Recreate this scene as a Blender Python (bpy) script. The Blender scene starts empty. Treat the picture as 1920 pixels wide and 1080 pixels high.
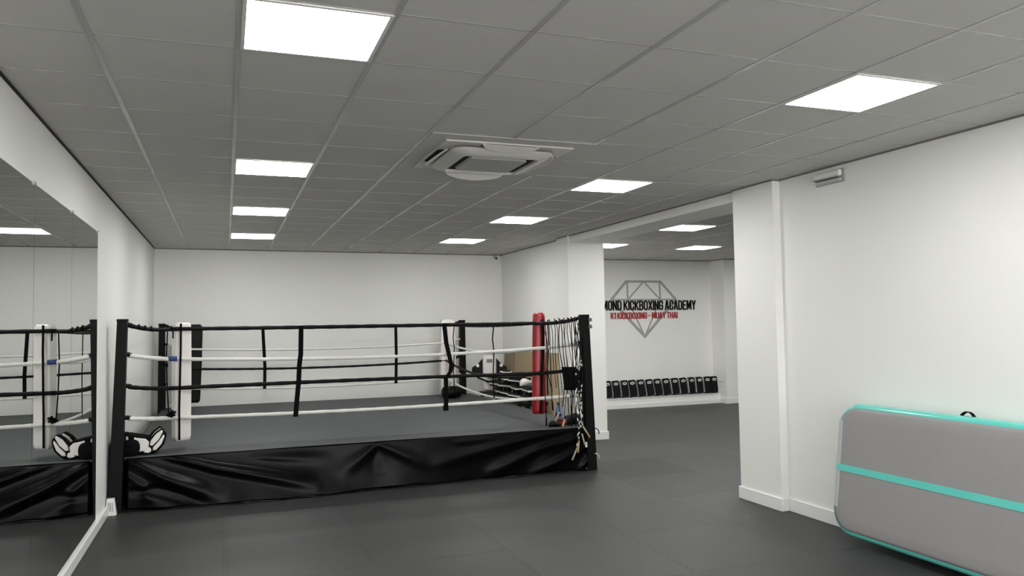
import bpy, bmesh, math, random
from mathutils import Vector, Matrix
random.seed(7)
scene = bpy.context.scene
COL = scene.collection

# ------------------------------------------------------------------ camera
F_PX = 1445.93
YAW, PITCH, ROLL = 0.3561895, 0.0465972, -0.0163373
CAM = Vector((-0.0544, -3.0478, 1.70))
def cam_axes():
    cy, sy = math.cos(YAW), math.sin(YAW); cp, sp = math.cos(PITCH), math.sin(PITCH)
    cr, sr = math.cos(ROLL), math.sin(ROLL)
    fwd = Vector((sy*cp, cy*cp, sp)); r = Vector((cy, -sy, 0)); u = r.cross(fwd)
    return cr*r + sr*u, -sr*r + cr*u, fwd
_r, _u, _f = cam_axes()
cd = bpy.data.cameras.new('camera'); cam = bpy.data.objects.new('camera', cd); COL.objects.link(cam)
cd.sensor_width = 36; cd.lens = 36*F_PX/1920; cd.clip_start = 0.05; cd.clip_end = 100
cam.matrix_world = Matrix(((_r.x, _u.x, -_f.x, CAM.x), (_r.y, _u.y, -_f.y, CAM.y), (_r.z, _u.z, -_f.z, CAM.z), (0, 0, 0, 1)))
scene.camera = cam

# ------------------------------------------------------------------ world, exposure
w = bpy.data.worlds.new('world'); scene.world = w; w.use_nodes = True
w.node_tree.nodes['Background'].inputs[0].default_value = (1.0, .97, .98, 1)
w.node_tree.nodes['Background'].inputs[1].default_value = 4.2
vs = scene.view_settings
vs.view_transform = 'Standard'; vs.look = 'None'; vs.gamma = 1; vs.use_curve_mapping = False
vs.exposure = 0.82
LAMP = 15.0        # emission of the ceiling panels

# ------------------------------------------------------------------ materials
def srgb(r, g, b):
    f = lambda c: (c/255)/12.92 if c/255 <= .04045 else ((c/255+.055)/1.055)**2.4
    return (f(r), f(g), f(b), 1)
def mat(name, col, rough=.6, metal=0, noise=0, nscale=8, bump=0, bscale=40, spec=.5, coat=0, emit=None, stretch=None, trans=0, alpha=None):
    m = bpy.data.materials.new(name); m.use_nodes = True; nt = m.node_tree; N = nt.nodes; Lk = nt.links
    b = N['Principled BSDF']; c = srgb(*col)
    b.inputs['Base Color'].default_value = c; b.inputs['Roughness'].default_value = rough
    b.inputs['Metallic'].default_value = metal; b.inputs['Specular IOR Level'].default_value = spec
    b.inputs['Coat Weight'].default_value = coat; b.inputs['Transmission Weight'].default_value = trans
    if emit: b.inputs['Emission Color'].default_value = (*emit[:3], 1); b.inputs['Emission Strength'].default_value = emit[3]
    if noise or bump:
        tc = N.new('ShaderNodeTexCoord'); mp = N.new('ShaderNodeMapping'); Lk.new(tc.outputs['Object'], mp.inputs[0])
        if stretch: mp.inputs['Scale'].default_value = stretch
        if noise:
            n = N.new('ShaderNodeTexNoise'); n.inputs['Scale'].default_value = nscale; n.inputs['Detail'].default_value = 5
            Lk.new(mp.outputs[0], n.inputs['Vector'])
            mx = N.new('ShaderNodeMix'); mx.data_type = 'RGBA'
            mx.inputs[6].default_value = tuple(v*(1-noise) for v in c[:3])+(1,)
            mx.inputs[7].default_value = tuple(min(1, v*(1+noise)) for v in c[:3])+(1,)
            Lk.new(n.outputs[0], mx.inputs[0]); Lk.new(mx.outputs[2], b.inputs['Base Color'])
        if bump:
            n2 = N.new('ShaderNodeTexNoise'); n2.inputs['Scale'].default_value = bscale; n2.inputs['Detail'].default_value = 4
            Lk.new(mp.outputs[0], n2.inputs['Vector'])
            bp = N.new('ShaderNodeBump'); bp.inputs['Strength'].default_value = bump; bp.inputs['Distance'].default_value = .01
            Lk.new(n2.outputs[0], bp.inputs['Height']); Lk.new(bp.outputs[0], b.inputs['Normal'])
    return m
M_wall = mat('wall_paint', (240, 240, 236), .55, noise=.02, nscale=2, bump=.04, bscale=120)
M_ceil = mat('ceiling_tile', (196, 195, 191), .85, noise=.03, nscale=3, bump=.15, bscale=160)
M_grid = mat('ceiling_grid', (176, 176, 173), .22)
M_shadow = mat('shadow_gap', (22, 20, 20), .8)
M_greyline = mat('edge_angle', (120, 118, 114), .5)
M_trim = mat('white_gloss_trim', (235, 235, 233), .3)
M_black = mat('black_steel', (7, 7, 7), .55, noise=.1, spec=.18)
M_blackfab = mat('black_fabric', (8, 8, 9), .85, noise=.15, bump=.3, bscale=80, spec=.12)
M_blackrope = mat('black_rope', (8, 8, 9), .6, spec=.2, bump=.5, bscale=60)
M_whiterope = mat('white_rope', (222, 222, 216), .5, noise=.05, nscale=20, bump=.5, bscale=45)
M_whitepad = mat('white_vinyl', (226, 222, 218), .4, noise=.03, nscale=5, bump=.3, bscale=9)
M_redpad = mat('red_vinyl', (150, 8, 20), .3, noise=.12, nscale=5, bump=.5, bscale=12)
M_blackpad = mat('black_vinyl', (8, 8, 10), .5, spec=.2, bump=.2, bscale=12)
M_skirt = mat('skirt_vinyl', (3, 4, 5), .28, spec=.10, noise=.1, nscale=6, bump=.25, bscale=7)
M_canvas = mat('canvas', (62, 66, 67), .62, noise=.28, nscale=2.2, bump=.2, bscale=60, stretch=(1, 2.5, 1))
M_lamp = mat('lamp_diffuser', (255, 255, 255), .5, emit=(1, .995, .975, LAMP))
M_frame = mat('lamp_frame', (225, 225, 222), .4)
M_acw = mat('ac_plastic', (205, 203, 198), .4)
M_acg = mat('ac_grille', (175, 176, 172), .5)
M_edgehighlight = mat('silver_edge_highlight', (92, 94, 96), .35)  # pale grey paints the highlight along the ring's silver edge
M_dark = mat('dark_gap', (10, 10, 10), .8)
M_mint = mat('mint_vinyl', (100, 208, 196), .22, noise=.04, nscale=8, coat=.4)
M_greymat = mat('grey_mat_face', (148, 147, 147), .55, noise=.03, nscale=4, bump=.15, bscale=25)
M_seam = mat('grey_seam_strip', (178, 182, 182), .4)
M_card = mat('cardboard', (166, 148, 118), .8, noise=.06, nscale=5)
M_card2 = mat('flap_shade_and_tape', (140, 124, 98), .85, noise=.06)  # darker tone paints the shade on the flap; also colours the tape
M_greyline2 = mat('logo_grey', (166, 166, 162), .6)
M_logoblack = mat('logo_black', (6, 6, 6), .6, spec=.15)
M_logored = mat('logo_red', (168, 20, 30), .5)
M_whiteP = mat('white_plastic', (235, 235, 232), .3)
M_chrome = mat('chrome', (200, 200, 200), .15, metal=1)
M_bolt = mat('steel_bolt', (120, 120, 120), .3, metal=.9)
M_wood = mat('wood_handle', (176, 160, 132), .5, noise=.15)
M_blue = mat('blue_tape', (40, 66, 120), .5)
M_bottle = mat('bottle_plastic', (150, 180, 225), .1, trans=.6)
M_capblue = mat('bottle_cap', (40, 50, 110), .4)
M_greyfab = mat('grey_fabric', (150, 150, 154), .6)
M_mirror = mat('mirror_glass', (214, 218, 214), 0.0, metal=1)
M_door = mat('door_paint', (205, 206, 203), .4)
M_whitestripe = mat('white_stripe', (215, 215, 210), .5, noise=.1, nscale=30)
M_redblack = mat('dark_red', (120, 26, 24), .5)

def floor_material():
    m = bpy.data.materials.new('puzzle_mat_floor'); m.use_nodes = True; nt = m.node_tree; N = nt.nodes; L = nt.links
    b = N['Principled BSDF']; b.inputs['Roughness'].default_value = .5
    geo = N.new('ShaderNodeNewGeometry'); sep = N.new('ShaderNodeSeparateXYZ'); L.new(geo.outputs['Position'], sep.inputs[0])
    def mth(op, a, b_=None, c=None):
        n = N.new('ShaderNodeMath'); n.operation = op
        for i, v in enumerate((a, b_, c)):
            if v is None: continue
            if isinstance(v, (int, float)): n.inputs[i].default_value = v
            else: L.new(v, n.inputs[i])
        return n.outputs[0]
    X = mth('ADD', sep.outputs[0], .06); Y = mth('ADD', sep.outputs[1], .5)
    def seam(a, b_):
        # interlocking teeth: the seam wiggles along its length with dovetail teeth
        s = mth('SINE', mth('MULTIPLY', b_, 2*math.pi*12))
        s = mth('MULTIPLY', mth('MAXIMUM', mth('MINIMUM', mth('MULTIPLY', s, 2.2), 1), -1), .014)
        a2 = mth('ADD', a, s)
        d = mth('ABSOLUTE', mth('SUBTRACT', mth('FRACT', mth('ADD', a2, .5)), .5))
        return d
    d = mth('MINIMUM', seam(X, Y), seam(Y, X))
    line = mth('SUBTRACT', 1, mth('MINIMUM', mth('DIVIDE', d, .010), 1))
    cx = mth('FLOOR', X); cy = mth('FLOOR', Y)
    cmb = N.new('ShaderNodeCombineXYZ'); L.new(cx, cmb.inputs[0]); L.new(cy, cmb.inputs[1])
    wn = N.new('ShaderNodeTexWhiteNoise'); wn.noise_dimensions = '2D'; L.new(cmb.outputs[0], wn.inputs['Vector'])
    # one mat beside the ring is darker: its different sheen is put into the colour
    dk = mth('MULTIPLY', mth('COMPARE', cx, 4, .1), mth('COMPARE', cy, 5, .1))
    nz = N.new('ShaderNodeTexNoise'); nz.inputs['Scale'].default_value = 1.7; nz.inputs['Detail'].default_value = 6
    L.new(geo.outputs['Position'], nz.inputs['Vector'])
    v = mth('ADD', mth('MULTIPLY', wn.outputs[0], .014), mth('MULTIPLY', nz.outputs[0], .016))
    v = mth('ADD', v, .016)
    v = mth('MULTIPLY', v, mth('SUBTRACT', 1, mth('MULTIPLY', dk, .6)))
    v = mth('MULTIPLY', v, mth('SUBTRACT', 1, mth('MULTIPLY', line, .75)))
    cc = N.new('ShaderNodeCombineXYZ')
    for i, k in enumerate((1, 1, 1.0)): L.new(mth('MULTIPLY', v, k), cc.inputs[i])
    L.new(cc.outputs[0], b.inputs['Base Color'])
    n2 = N.new('ShaderNodeTexNoise'); n2.inputs['Scale'].default_value = 260; L.new(geo.outputs['Position'], n2.inputs['Vector'])
    h = mth('SUBTRACT', mth('MULTIPLY', n2.outputs[0], .25), line)
    bp = N.new('ShaderNodeBump'); bp.inputs['Strength'].default_value = .35; bp.inputs['Distance'].default_value = .004
    L.new(h, bp.inputs['Height']); L.new(bp.outputs[0], b.inputs['Normal'])
    return m
M_floor = floor_material()

# ------------------------------------------------------------------ helpers
def V(*a): return Vector(a)
class MB:
    """collects shapes (world or local coordinates) and links them as one mesh object"""
    def __init__(s): s.bm = bmesh.new()
    def box(s, x0, x1, y0, y1, z0, z1, bev=0, seg=2, rot=None, piv=None):
        r = bmesh.ops.create_cube(s.bm, size=1)
        vs_ = r['verts']
        for v in vs_:
            v.co = V(x0+(v.co.x+.5)*(x1-x0), y0+(v.co.y+.5)*(y1-y0), z0+(v.co.z+.5)*(z1-z0))
        if bev:
            es = list({e for v in vs_ for e in v.link_edges})
            r2 = bmesh.ops.bevel(s.bm, geom=es, offset=bev, segments=seg, affect='EDGES', profile=.5)
            vs_ = list(set(r2['verts']) | {v for v in vs_ if v.is_valid})
        if rot is not None:
            p = V(*piv)
            for v in vs_: v.co = p + rot @ (v.co-p)
        return s
    def tube(s, pts, r, n=8, caps=True):
        pts = [V(*p) for p in pts]; rings = []
        rad = r if isinstance(r, (list, tuple)) else [r]*len(pts)
        up = V(0, 0, 1); prev = None
        for i, p in enumerate(pts):
            t = (pts[min(i+1, len(pts)-1)]-pts[max(i-1, 0)])
            if t.length < 1e-9: t = V(0, 0, 1)
            t.normalize()
            if prev is None:
                a = t.cross(up) if abs(t.dot(up)) < .95 else t.cross(V(1, 0, 0))
            else:
                a = prev - t*prev.dot(t)
            a.normalize(); prev = a; b = t.cross(a)
            rings.append([s.bm.verts.new(p+(a*math.cos(2*math.pi*k/n)+b*math.sin(2*math.pi*k/n))*rad[i]) for k in range(n)])
        for i in range(len(rings)-1):
            for k in range(n):
                f = s.bm.faces.new((rings[i][k], rings[i][(k+1) % n], rings[i+1][(k+1) % n], rings[i+1][k])); f.smooth = True
        if caps:
            s.bm.faces.new(rings[0][::-1]); s.bm.faces.new(rings[-1])
        return s
    def ribbon(s, pts, side, width, thick):
        """flat strap along pts, width measured along the unit vector side"""
        pts = [V(*p) for p in pts]; side = V(*side).normalized(); rings = []
        for i, p in enumerate(pts):
            t = (pts[min(i+1, len(pts)-1)]-pts[max(i-1, 0)]).normalized()
            nrm = t.cross(side).normalized()
            rings.append([s.bm.verts.new(p+side*a*width/2+nrm*b*thick/2) for a, b in ((-1, -1), (1, -1), (1, 1), (-1, 1))])
        for i in range(len(rings)-1):
            for k in range(4):
                s.bm.faces.new((rings[i][k], rings[i][(k+1) % 4], rings[i+1][(k+1) % 4], rings[i+1][k]))
        s.bm.faces.new(rings[0][::-1]); s.bm.faces.new(rings[-1]); return s
    def prism(s, outline, axis, a, b, smooth=False):
        """extrude a 2D outline along axis (0,1,2) from a to b"""
        def mk(p, t):
            c = [0, 0, 0]; o = [i for i in range(3) if i != axis]; c[o[0]] = p[0]; c[o[1]] = p[1]; c[axis] = t; return c
        A = [s.bm.verts.new(mk(p, a)) for p in outline]; B = [s.bm.verts.new(mk(p, b)) for p in outline]
        n = len(outline)
        for i in range(n):
            f = s.bm.faces.new((A[i], A[(i+1) % n], B[(i+1) % n], B[i])); f.smooth = smooth
        s.bm.faces.new(A[::-1]); s.bm.faces.new(B); return s
    def loft(s, rings, caps=True, smooth=True, closed=True):
        R = [[s.bm.verts.new(p) for p in ring] for ring in rings]; n = len(R[0])
        for i in range(len(R)-1):
            for k in range(n if closed else n-1):
                f = s.bm.faces.new((R[i][k], R[i][(k+1) % n], R[i+1][(k+1) % n], R[i+1][k])); f.smooth = smooth
        if caps and closed:
            s.bm.faces.new(R[0][::-1]); s.bm.faces.new(R[-1])
        return s
    def cyl(s, c, r, h, axis=2, n=20, r2=None):
        p0 = list(c); p1 = list(c); p1[axis] += h
        return s.tube([p0, p1], [r, r if r2 is None else r2], n)
    def xf(s, mtx):
        bmesh.ops.transform(s.bm, matrix=mtx, verts=s.bm.verts); return s
    def build(s, name, m, parent=None, local=False):
        bmesh.ops.recalc_face_normals(s.bm, faces=s.bm.faces)
        me = bpy.data.meshes.new(name); o = bpy.data.objects.new(name, me); COL.objects.link(o)
        if parent is not None:
            o.parent = parent
            if not local:
                q = parent; off = V(0, 0, 0)
                while q is not None: off += q.location; q = q.parent
                bmesh.ops.translate(s.bm, vec=-off, verts=s.bm.verts)
        elif not local and len(s.bm.verts):
            # origin at the base of the shape
            xs = [v.co for v in s.bm.verts]
            c = V((min(v.x for v in xs)+max(v.x for v in xs))/2, (min(v.y for v in xs)+max(v.y for v in xs))/2, min(v.z for v in xs))
            bmesh.ops.translate(s.bm, vec=-c, verts=s.bm.verts); o.location = c
        s.bm.to_mesh(me); s.bm.free(); me.materials.append(m)
        return o
def struct(o): o['kind'] = 'structure'; return o
def thing(name, loc, label, cat, group=None):
    o = bpy.data.objects.new(name, None); COL.objects.link(o); o.location = loc; o.empty_display_size = .1
    o['label'] = label; o['category'] = cat
    if group: o['group'] = group
    return o
def tag(o, label, cat, group=None):
    o['label'] = label; o['category'] = cat
    if group: o['group'] = group
    return o
def dup(root, loc, rot=None, label=None):
    r = root.copy(); COL.objects.link(r); r.location = loc
    if rot is not None: r.rotation_euler = rot
    if label: r['label'] = label
    for ch in list(root.children):
        c = ch.copy(); COL.objects.link(c); c.parent = r
        for g in list(ch.children):
            d = g.copy(); COL.objects.link(d); d.parent = c
    return r
def rrect(x0, x1, y0, y1, r, n=6):
    out = []
    for cx, cy, a0 in ((x1-r, y0+r, -90), (x1-r, y1-r, 0), (x0+r, y1-r, 90), (x0+r, y0+r, 180)):
        for i in range(n+1):
            a = math.radians(a0+90*i/n); out.append((cx+r*math.cos(a), cy+r*math.sin(a)))
    return out

# ------------------------------------------------------------------ room shell
H = 2.967
XL, XR = -1.09, 4.66
YS = -6.5                                    # wall behind the camera
YW = 10.74
struct(MB().box(XL-.12, 12.1, YS-.1, 11.0, -.1, 0).build('floor', M_floor))
cl = struct(MB().box(XL-.12, 12.1, YS-.1, 11.0, H, H+.1).build('ceiling', M_ceil))
struct(MB().box(XL-.12, XL, YS, 10.05, 0, H).build('wall_left', M_wall))
# back wall runs very slightly out of square, as in the photograph
struct(MB().prism([(XL-.12, 10.04), (4.9, 10.24), (4.9, 10.45), (XL-.12, 10.25)], 2, 0, H).build('wall_back', M_wall))
struct(MB().box(XR, XR+.40, YS, 2.62, 0, H).build('wall_right', M_wall))
struct(MB().box(4.58, 5.17, 2.62, 3.20, 0, H).build('wall_pillar_near', M_wall))
struct(MB().box(4.59, 5.17, 7.10, 7.50, 0, H).build('wall_pillar_far', M_wall))
struct(MB().box(4.69, 4.90, 7.48, 10.23, 0, H).build('wall_partition', M_wall))
struct(MB().box(4.62, 5.12, 3.20, 7.10, 2.862, H).build('trim_1', M_wall))
struct(MB().box(4.7, 12.1, YW, YW+.12, 0, H).build('wall_far', M_wall))
struct(MB().box(12.0, 12.12, 1.0, YW, 0, H).build('wall_east', M_wall))
struct(MB().box(5.05, 12.1, .9, 1.0, 0, H).build('wall_south', M_wall))
# unseen rear wall; its wide shop window is added to supply soft daylight
m = MB().box(XL, XR, YS-.12, YS, 0, .25); m.box(XL, XR, YS-.12, YS, 2.72, H); m.box(XL, XL+.3, YS-.12, YS, .25, 2.72); m.box(XR-.3, XR, YS-.12, YS, .25, 2.72)
struct(m.build('wall_rear', M_wall))
m = MB(); m.box(XL+.3, XR-.3, YS-.09, YS-.03, .25, .31); m.box(XL+.3, XR-.3, YS-.09, YS-.03, 2.66, 2.72)
for x in (XL+.3, 1.0, 2.7, XR-.36): m.box(x, x+.06, YS-.09, YS-.03, .25, 2.72)
struct(m.build('added_window_1', M_greyline))  # frame bars of the added daylight opening
struct(MB().box(9.55, 10.05, 10.28, YW, 0, H).build('wall_pilaster', M_wall))
struct(MB().box(10.05, 12.0, 10.45, YW, 0, H).build('wall_door_side', M_wall))
# door beyond the pilaster
d = MB().box(10.05, 10.10, 10.35, 10.46, .10, 2.62); d.box(10.95, 11.0, 10.35, 10.46, .10, 2.62); d.box(10.05, 11.0, 10.35, 10.46, 2.57, 2.62)
dr = struct(MB().box(10.10, 10.95, 10.40, 10.45, .10, 2.57).build('door_1', M_door))
d.build('door_frame', M_trim, dr)
hd = MB().tube([(10.18, 10.36, 1.05), (10.30, 10.36, 1.05)], .01); hd.tube([(10.18, 10.40, 1.05), (10.18, 10.36, 1.05)], .01); hd.build('door_handle', M_chrome, dr)

# skirting boards
def skirt_board(name, pts, h=.115, t=.018):
    """pts: plan polyline on the wall line; board stands on the side given by its outward normal"""
    m = MB()
    for (x0, y0, x1, y1) in pts:
        m.box(min(x0, x1), max(x0, x1), min(y0, y1), max(y0, y1), 0, h, bev=.004, seg=1)
    return struct(m.build(name, M_trim))
t = .018
skirt_board('baseboard_right', [(XR-t, YS, XR, 2.62-t*0), (4.58-t, 2.62-t, 4.58, 3.2+t), (4.58, 2.62-t, XR-t, 2.62), (4.58, 3.2, 5.17, 3.2+t), (5.17, 2.62, 5.17+t, 3.2+t)])
skirt_board('baseboard_pillar', [(4.59, 7.10-t, 5.17, 7.10), (4.59-t, 7.10-t, 4.59, 7.5), (5.17, 7.10-t, 5.17+t, 7.5)])
skirt_board('baseboard_back', [(4.69-t, 7.52, 4.69, 10.2)])
skirt_board('baseboard_left', [(XL, YS, XL+.03, 5.0)], h=.085)
skirt_board('baseboard_left_ring', [(XL, 5.0, XL+.012, 10.0)], h=.085)
skirt_board('baseboard_pilaster', [(9.55-t, 10.28-t, 9.55, 10.5), (9.55, 10.28-t, 10.1, 10.28), (11.0, 10.45-t, 12.0, 10.45)])
# ledge along the far wall, with its own board
lg = struct(MB().box(4.92, 9.55, 10.50, YW, 0, .185, bev=.004, seg=1).build('trim_2', M_wall))
struct(MB().box(4.92, 9.545, 10.484, 10.50, 0, .085, bev=.003, seg=1).build('baseboard_ledge', M_trim))
struct(MB().box(4.92, 9.55, 10.488, YW, .185, .197, bev=.003, seg=1).build('trim_3', M_trim))
# edge angles between walls and ceiling
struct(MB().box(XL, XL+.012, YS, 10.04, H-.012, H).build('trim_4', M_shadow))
e = MB().box(XR-.012, XR, YS, 2.62, H-.012, H); e.box(4.58-.012, 4.58, 2.62, 3.2, H-.012, H); e.box(4.58-.012, XR, 2.608, 2.62, H-.012, H)
e.box(4.62-.012, 4.62, 3.2, 7.1, H-.012, H); e.box(4.59-.012, 4.59, 7.1, 7.5, H-.012, H); e.box(4.69-.012, 4.69, 7.5, 10.22, H-.012, H)
struct(e.build('trim_5', M_greyline))
e = MB().prism([(XL, 10.03), (4.69, 10.215), (4.69, 10.235), (XL, 10.045)], 2, H-.014, H)
struct(e.build('trim_6', M_greyline))
struct(MB().box(4.9, 9.55, YW-.014, YW, H-.014, H).box(9.55, 10.05, 10.268, 10.28, H-.014, H).box(9.538, 9.55, 10.28, YW, H-.014, H).build('trim_7', M_greyline))

# ceiling T-bar grid: real bars a few millimetres below the tiles
g = MB(); T = .6
for k in range(-1, 8):
    g.box(k*T-.012, k*T+.012, YS, 10.2 if k < 8 else 2.6, H-.004, H+.001)
g.build('main_runner', M_grid, cl)
g = MB(); r = -10
while r*T < 10.1:
    xe = XR if r*T < 2.6 else (4.58 if r*T < 3.2 else 4.62)
    g.box(XL+.02, xe-.01, r*T-.006, r*T+.006, H-.001, H+.001); r += 1
g.build('cross_tee', M_grid, cl)
GX, GY = 5.52, 5.6                          # grid of the other room
g = MB()
for k in range(0, 11): g.box(GX+k*T-.012, GX+k*T+.012, 1.0, YW, H-.004, H+.001)
for k in range(-7, 9): g.box(5.13, 12.0, GY+k*T-.006, GY+k*T+.006, H-.001, H+.001)
g.build('far_room_grid', M_grid, cl)

# ------------------------------------------------------------------ ceiling light panels
LG = 'square white light panels set in the ceiling'
def make_light(loc, label):
    t_ = thing('ceiling_light', loc, label, 'ceiling light', LG)
    f_ = MB(); a, b, z0, z1 = .292, .276, -.007, -.002
    for q in ((-a, a, -a, -b), (-a, a, b, a), (-a, -b, -b, b), (b, a, -b, b)): f_.box(q[0], q[1], q[2], q[3], z0, z1)
    f_.build('frame', M_frame, t_, local=True)
    MB().prism(rrect(-.2755, .2755, -.2755, .2755, .010, 3), 2, -.0065, -.003).build('diffuser', M_lamp, t_, local=True)
    return t_
specs = [(0, 0, 'big square ceiling light nearest the camera on the left, cut by the top edge'),
         (0, 5, 'second ceiling light of the left row, left of the air conditioner'),
         (0, 9, 'third ceiling light of the left row, above the ring'),
         (0, 13, 'farthest ceiling light of the left row, close to the back wall'),
         (5, 0, 'big ceiling light at upper right, nearest the camera in the right row'),
         (5, 5, 'second ceiling light of the right row, just right of the air conditioner'),
         (5, 9, 'third ceiling light of the right row, between air conditioner and far pillar'),
         (5, 13, 'farthest ceiling light of the right row, over the back corner of the ring'),
         (0, -4, 'ceiling light of the left row behind the camera'),
         (5, -4, 'ceiling light of the right row behind the camera'),
         (0, -8, 'last ceiling light of the left row by the rear wall'),
         (5, -8, 'last ceiling light of the right row by the rear wall')]
L0 = None
def put_light(x, y, lab):
    global L0
    if L0 is None: L0 = make_light((x, y, H), lab)
    else: dup(L0, (x, y, H), label=lab)
for c, r, lab in specs: put_light((c+.5)*T, (r+.5)*T, lab)
for x, y, lab in ((GX+.3, GY+.3, 'larger ceiling light of the far room, beside the near pillar top'),
                  (GX+.3, GY+2.4+.3, 'ceiling light of the far room cut off by the far pillar'),
                  (GX+1.8+.3, GY+2.4+.3, 'smaller ceiling light of the far room, above the diamond sign'),
                  (GX+1.8+.3, GY+.3, 'ceiling light of the far room hidden behind the near pillar'),
                  (GX+3.6+.3, GY+2.4+.3, 'ceiling light deep in the far room'),
                  (GX+3.6+.3, GY+.3, 'ceiling light in the hidden middle of the far room'),
                  (GX+.3, GY-2.4+.3, 'ceiling light of the far room behind the right wall'),
                  (GX+3.6+.3, GY-2.4+.3, 'ceiling light in the hidden corner of the far room')):
    put_light(x, y, lab)

# ------------------------------------------------------------------ air conditioner cassette
ac = thing('air_conditioner', (1.82, 2.42, H), 'square white air conditioner cassette in the ceiling with open flaps', 'air conditioner')
m = MB(); m.box(-.60, .60, -.60, .60, -.006, -.001); m.build('ceiling_panel', M_ceil, ac, local=True)
m = MB(); m.box(-.475, .475, -.475, .475, -.020, -.007, bev=.004); m.build('outer_frame', M_acw, ac, local=True)
m = MB()
o1 = rrect(-.385, .385, -.385, .385, .10); o2 = rrect(-.355, .355, -.355, .355, .09)
o3 = rrect(-.285, .285, -.285, .285, .04); 
m.loft([[V(x, y, -.030) for x, y in o1], [V(x, y, -.058) for x, y in o2], [V(x, y, -.072) for x, y in o3]], caps=False)
m.loft([[V(x, y, -.072) for x, y in o3], [V(x, y, -.050) for x, y in o3]], caps=False)
m.build('inner_frame', M_acw, ac, local=True)
MB().prism(o3, 2, -.052, -.036).build('intake_gap', M_dark, ac, local=True)
m = MB().prism(rrect(-.218, .218, -.218, .218, .03), 2, -.071, -.052); m.build('intake_grille', M_acg, ac, local=True)
def slot(ang):
    s = MB().prism(rrect(-.21, .21, -.462, -.392, .034), 2, -.0225, -.0195).xf(Matrix.Rotation(ang, 4, 'Z')); return s.build('air_outlet', M_dark, ac, local=True)
for a in (0, 90, 180, 270): slot(math.radians(a))
def flap(ang, tilt, outer=False, hy=-.385, hz=-.040):
    s = MB(); n = 12; top = []; 
    out = [(-.26+.52*i/n, 0) for i in range(n+1)] + [(.26-.52*i/n, -.085*math.sin(math.pi*min(1, max(0, i/n)))**.45) for i in range(1, n)]
    s.prism(out, 2, -.004, .004)
    if outer: s.xf(Matrix.Translation((0, -.462, -.024)) @ Matrix.Rotation(math.radians(-tilt), 4, 'X') @ Matrix.Diagonal((.82, -.85, 1, 1)))
    else: s.xf(Matrix.Translation((0, hy, hz)) @ Matrix.Rotation(math.radians(tilt), 4, 'X'))
    s.xf(Matrix.Rotation(ang, 4, 'Z')); return s.build('flap', M_acw, ac, local=True)
flap(0, 26, True); flap(math.radians(180), 42); flap(math.radians(270), 30, hy=-.405, hz=-.026); flap(math.radians(90), 4, hy=-.388, hz=-.026)

# ------------------------------------------------------------------ mirror panels on the left wall
MT, MZ = 2.548, .085
for i, (y0, y1) in enumerate(((3.18, 4.36), (2.02, 3.177), (.84, 2.017), (-.34, .837), (-1.52, -.343))):
    lab = ['wall mirror panel nearest the boxing ring, at the right end of the row', 'second wall mirror panel from the boxing ring', 'third wall mirror panel from the ring, at the left picture edge',
           'fourth wall mirror panel from the ring', 'wall mirror panel farthest from the ring'][i]
    mr = thing('wall_mirror', (XL+.008, (y0+y1)/2, MZ), lab, 'mirror', 'tall frameless mirror panels along the left wall')
    MB().box(XL+.0005, XL+.007, y0, y1, MZ, MT).build('backing', M_greyline, mr)
    MB().box(XL+.0071, XL+.010, y0+.001, y1-.001, MZ, MT).build('glass', M_mirror, mr)
    if i < 3:
        MB().box(XL+.007, XL+.018, y1-.03, y1+.0, MT-.006, MT+.01).build('clip', M_chrome, mr)

# ------------------------------------------------------------------ boxing ring
ring = thing('boxing_ring', (1.47, 7.55, 0), 'raised boxing ring with black skirt, four black and white ropes and corner pads', 'boxing ring')
RX0, RX1, RY0, RY1, RZ = -.95, 3.97, 5.14, 9.98, .50
MB().box(RX0+.04, RX1-.04, RY0+.06, RY1-.02, 0, RZ-.03).build('platform', M_black, ring)
m = MB().box(RX0, RX1, RY0-.015, RY1, RZ-.028, RZ, bev=.012, seg=3).build('canvas', M_canvas, ring)
# skirt: a wrinkled vinyl sheet on each side
RIDGES = [([(-.90, .46), (-.60, .29), (-.15, .10)], .045, .060), ([(-.62, .50), (-.15, .35), (.45, .20), (.80, .12)], .040, .045),
          ([(-.92, .17), (-.66, .17), (-.30, .06)], -.030, .045), ([(1.45, .46), (1.10, .22)], .018, .05), ([(1.45, .46), (1.95, .22)], .020, .05),
          ([(1.45, .42), (1.45, .12)], -.020, .10), ([(3.95, .42), (3.25, .26), (2.70, .06)], .035, .050), ([(3.96, .30), (3.50, .13), (3.20, .02)], .030, .035),
          ([(3.70, .50), (2.9, .36), (2.1, .22)], .022, .05), ([(3.6, .34), (3.1, .16)], -.02, .04), ([(.2, .42), (.9, .36)], .012, .04), ([(2.3, .42), (2.9, .44)], .008, .05),
          ([(-.93, .34), (-.78, .20), (-.74, .10)], .02, .03), ([(3.93, .2), (3.80, .02)], .03, .03)]
def seg_d(px, pz, a, b):
    ax, az = a; bx, bz = b; dx, dz = bx-ax, bz-az
    t_ = max(0, min(1, ((px-ax)*dx+(pz-az)*dz)/(dx*dx+dz*dz))); return math.hypot(px-ax-t_*dx, pz-az-t_*dz), t_
def wr(x, z):
    h = 0
    for pl, amp, wd in RIDGES:
        lens = [math.dist(pl[i], pl[i+1]) for i in range(len(pl)-1)]; tot = sum(lens); best = (9, 0); acc = 0
        for i in range(len(pl)-1):
            dd, tt = seg_d(x, z, pl[i], pl[i+1]); u = (acc+tt*lens[i])/tot; acc += lens[i]
            if dd < best[0]: best = (dd, u)
        dd, u = best; wq = wd*(.55+.9*u); fade = math.sin(math.pi*(.06+.88*u))**.6
        h += amp*fade*math.exp(-(dd/wq)**2)
    k = (1-z/RZ)
    h += .008*k*math.sin(3.1*x+1+4*z)+.004*math.sin(9*x+6*z)*k
    return h*min(1, (RZ-z)/.06+.05)
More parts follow.
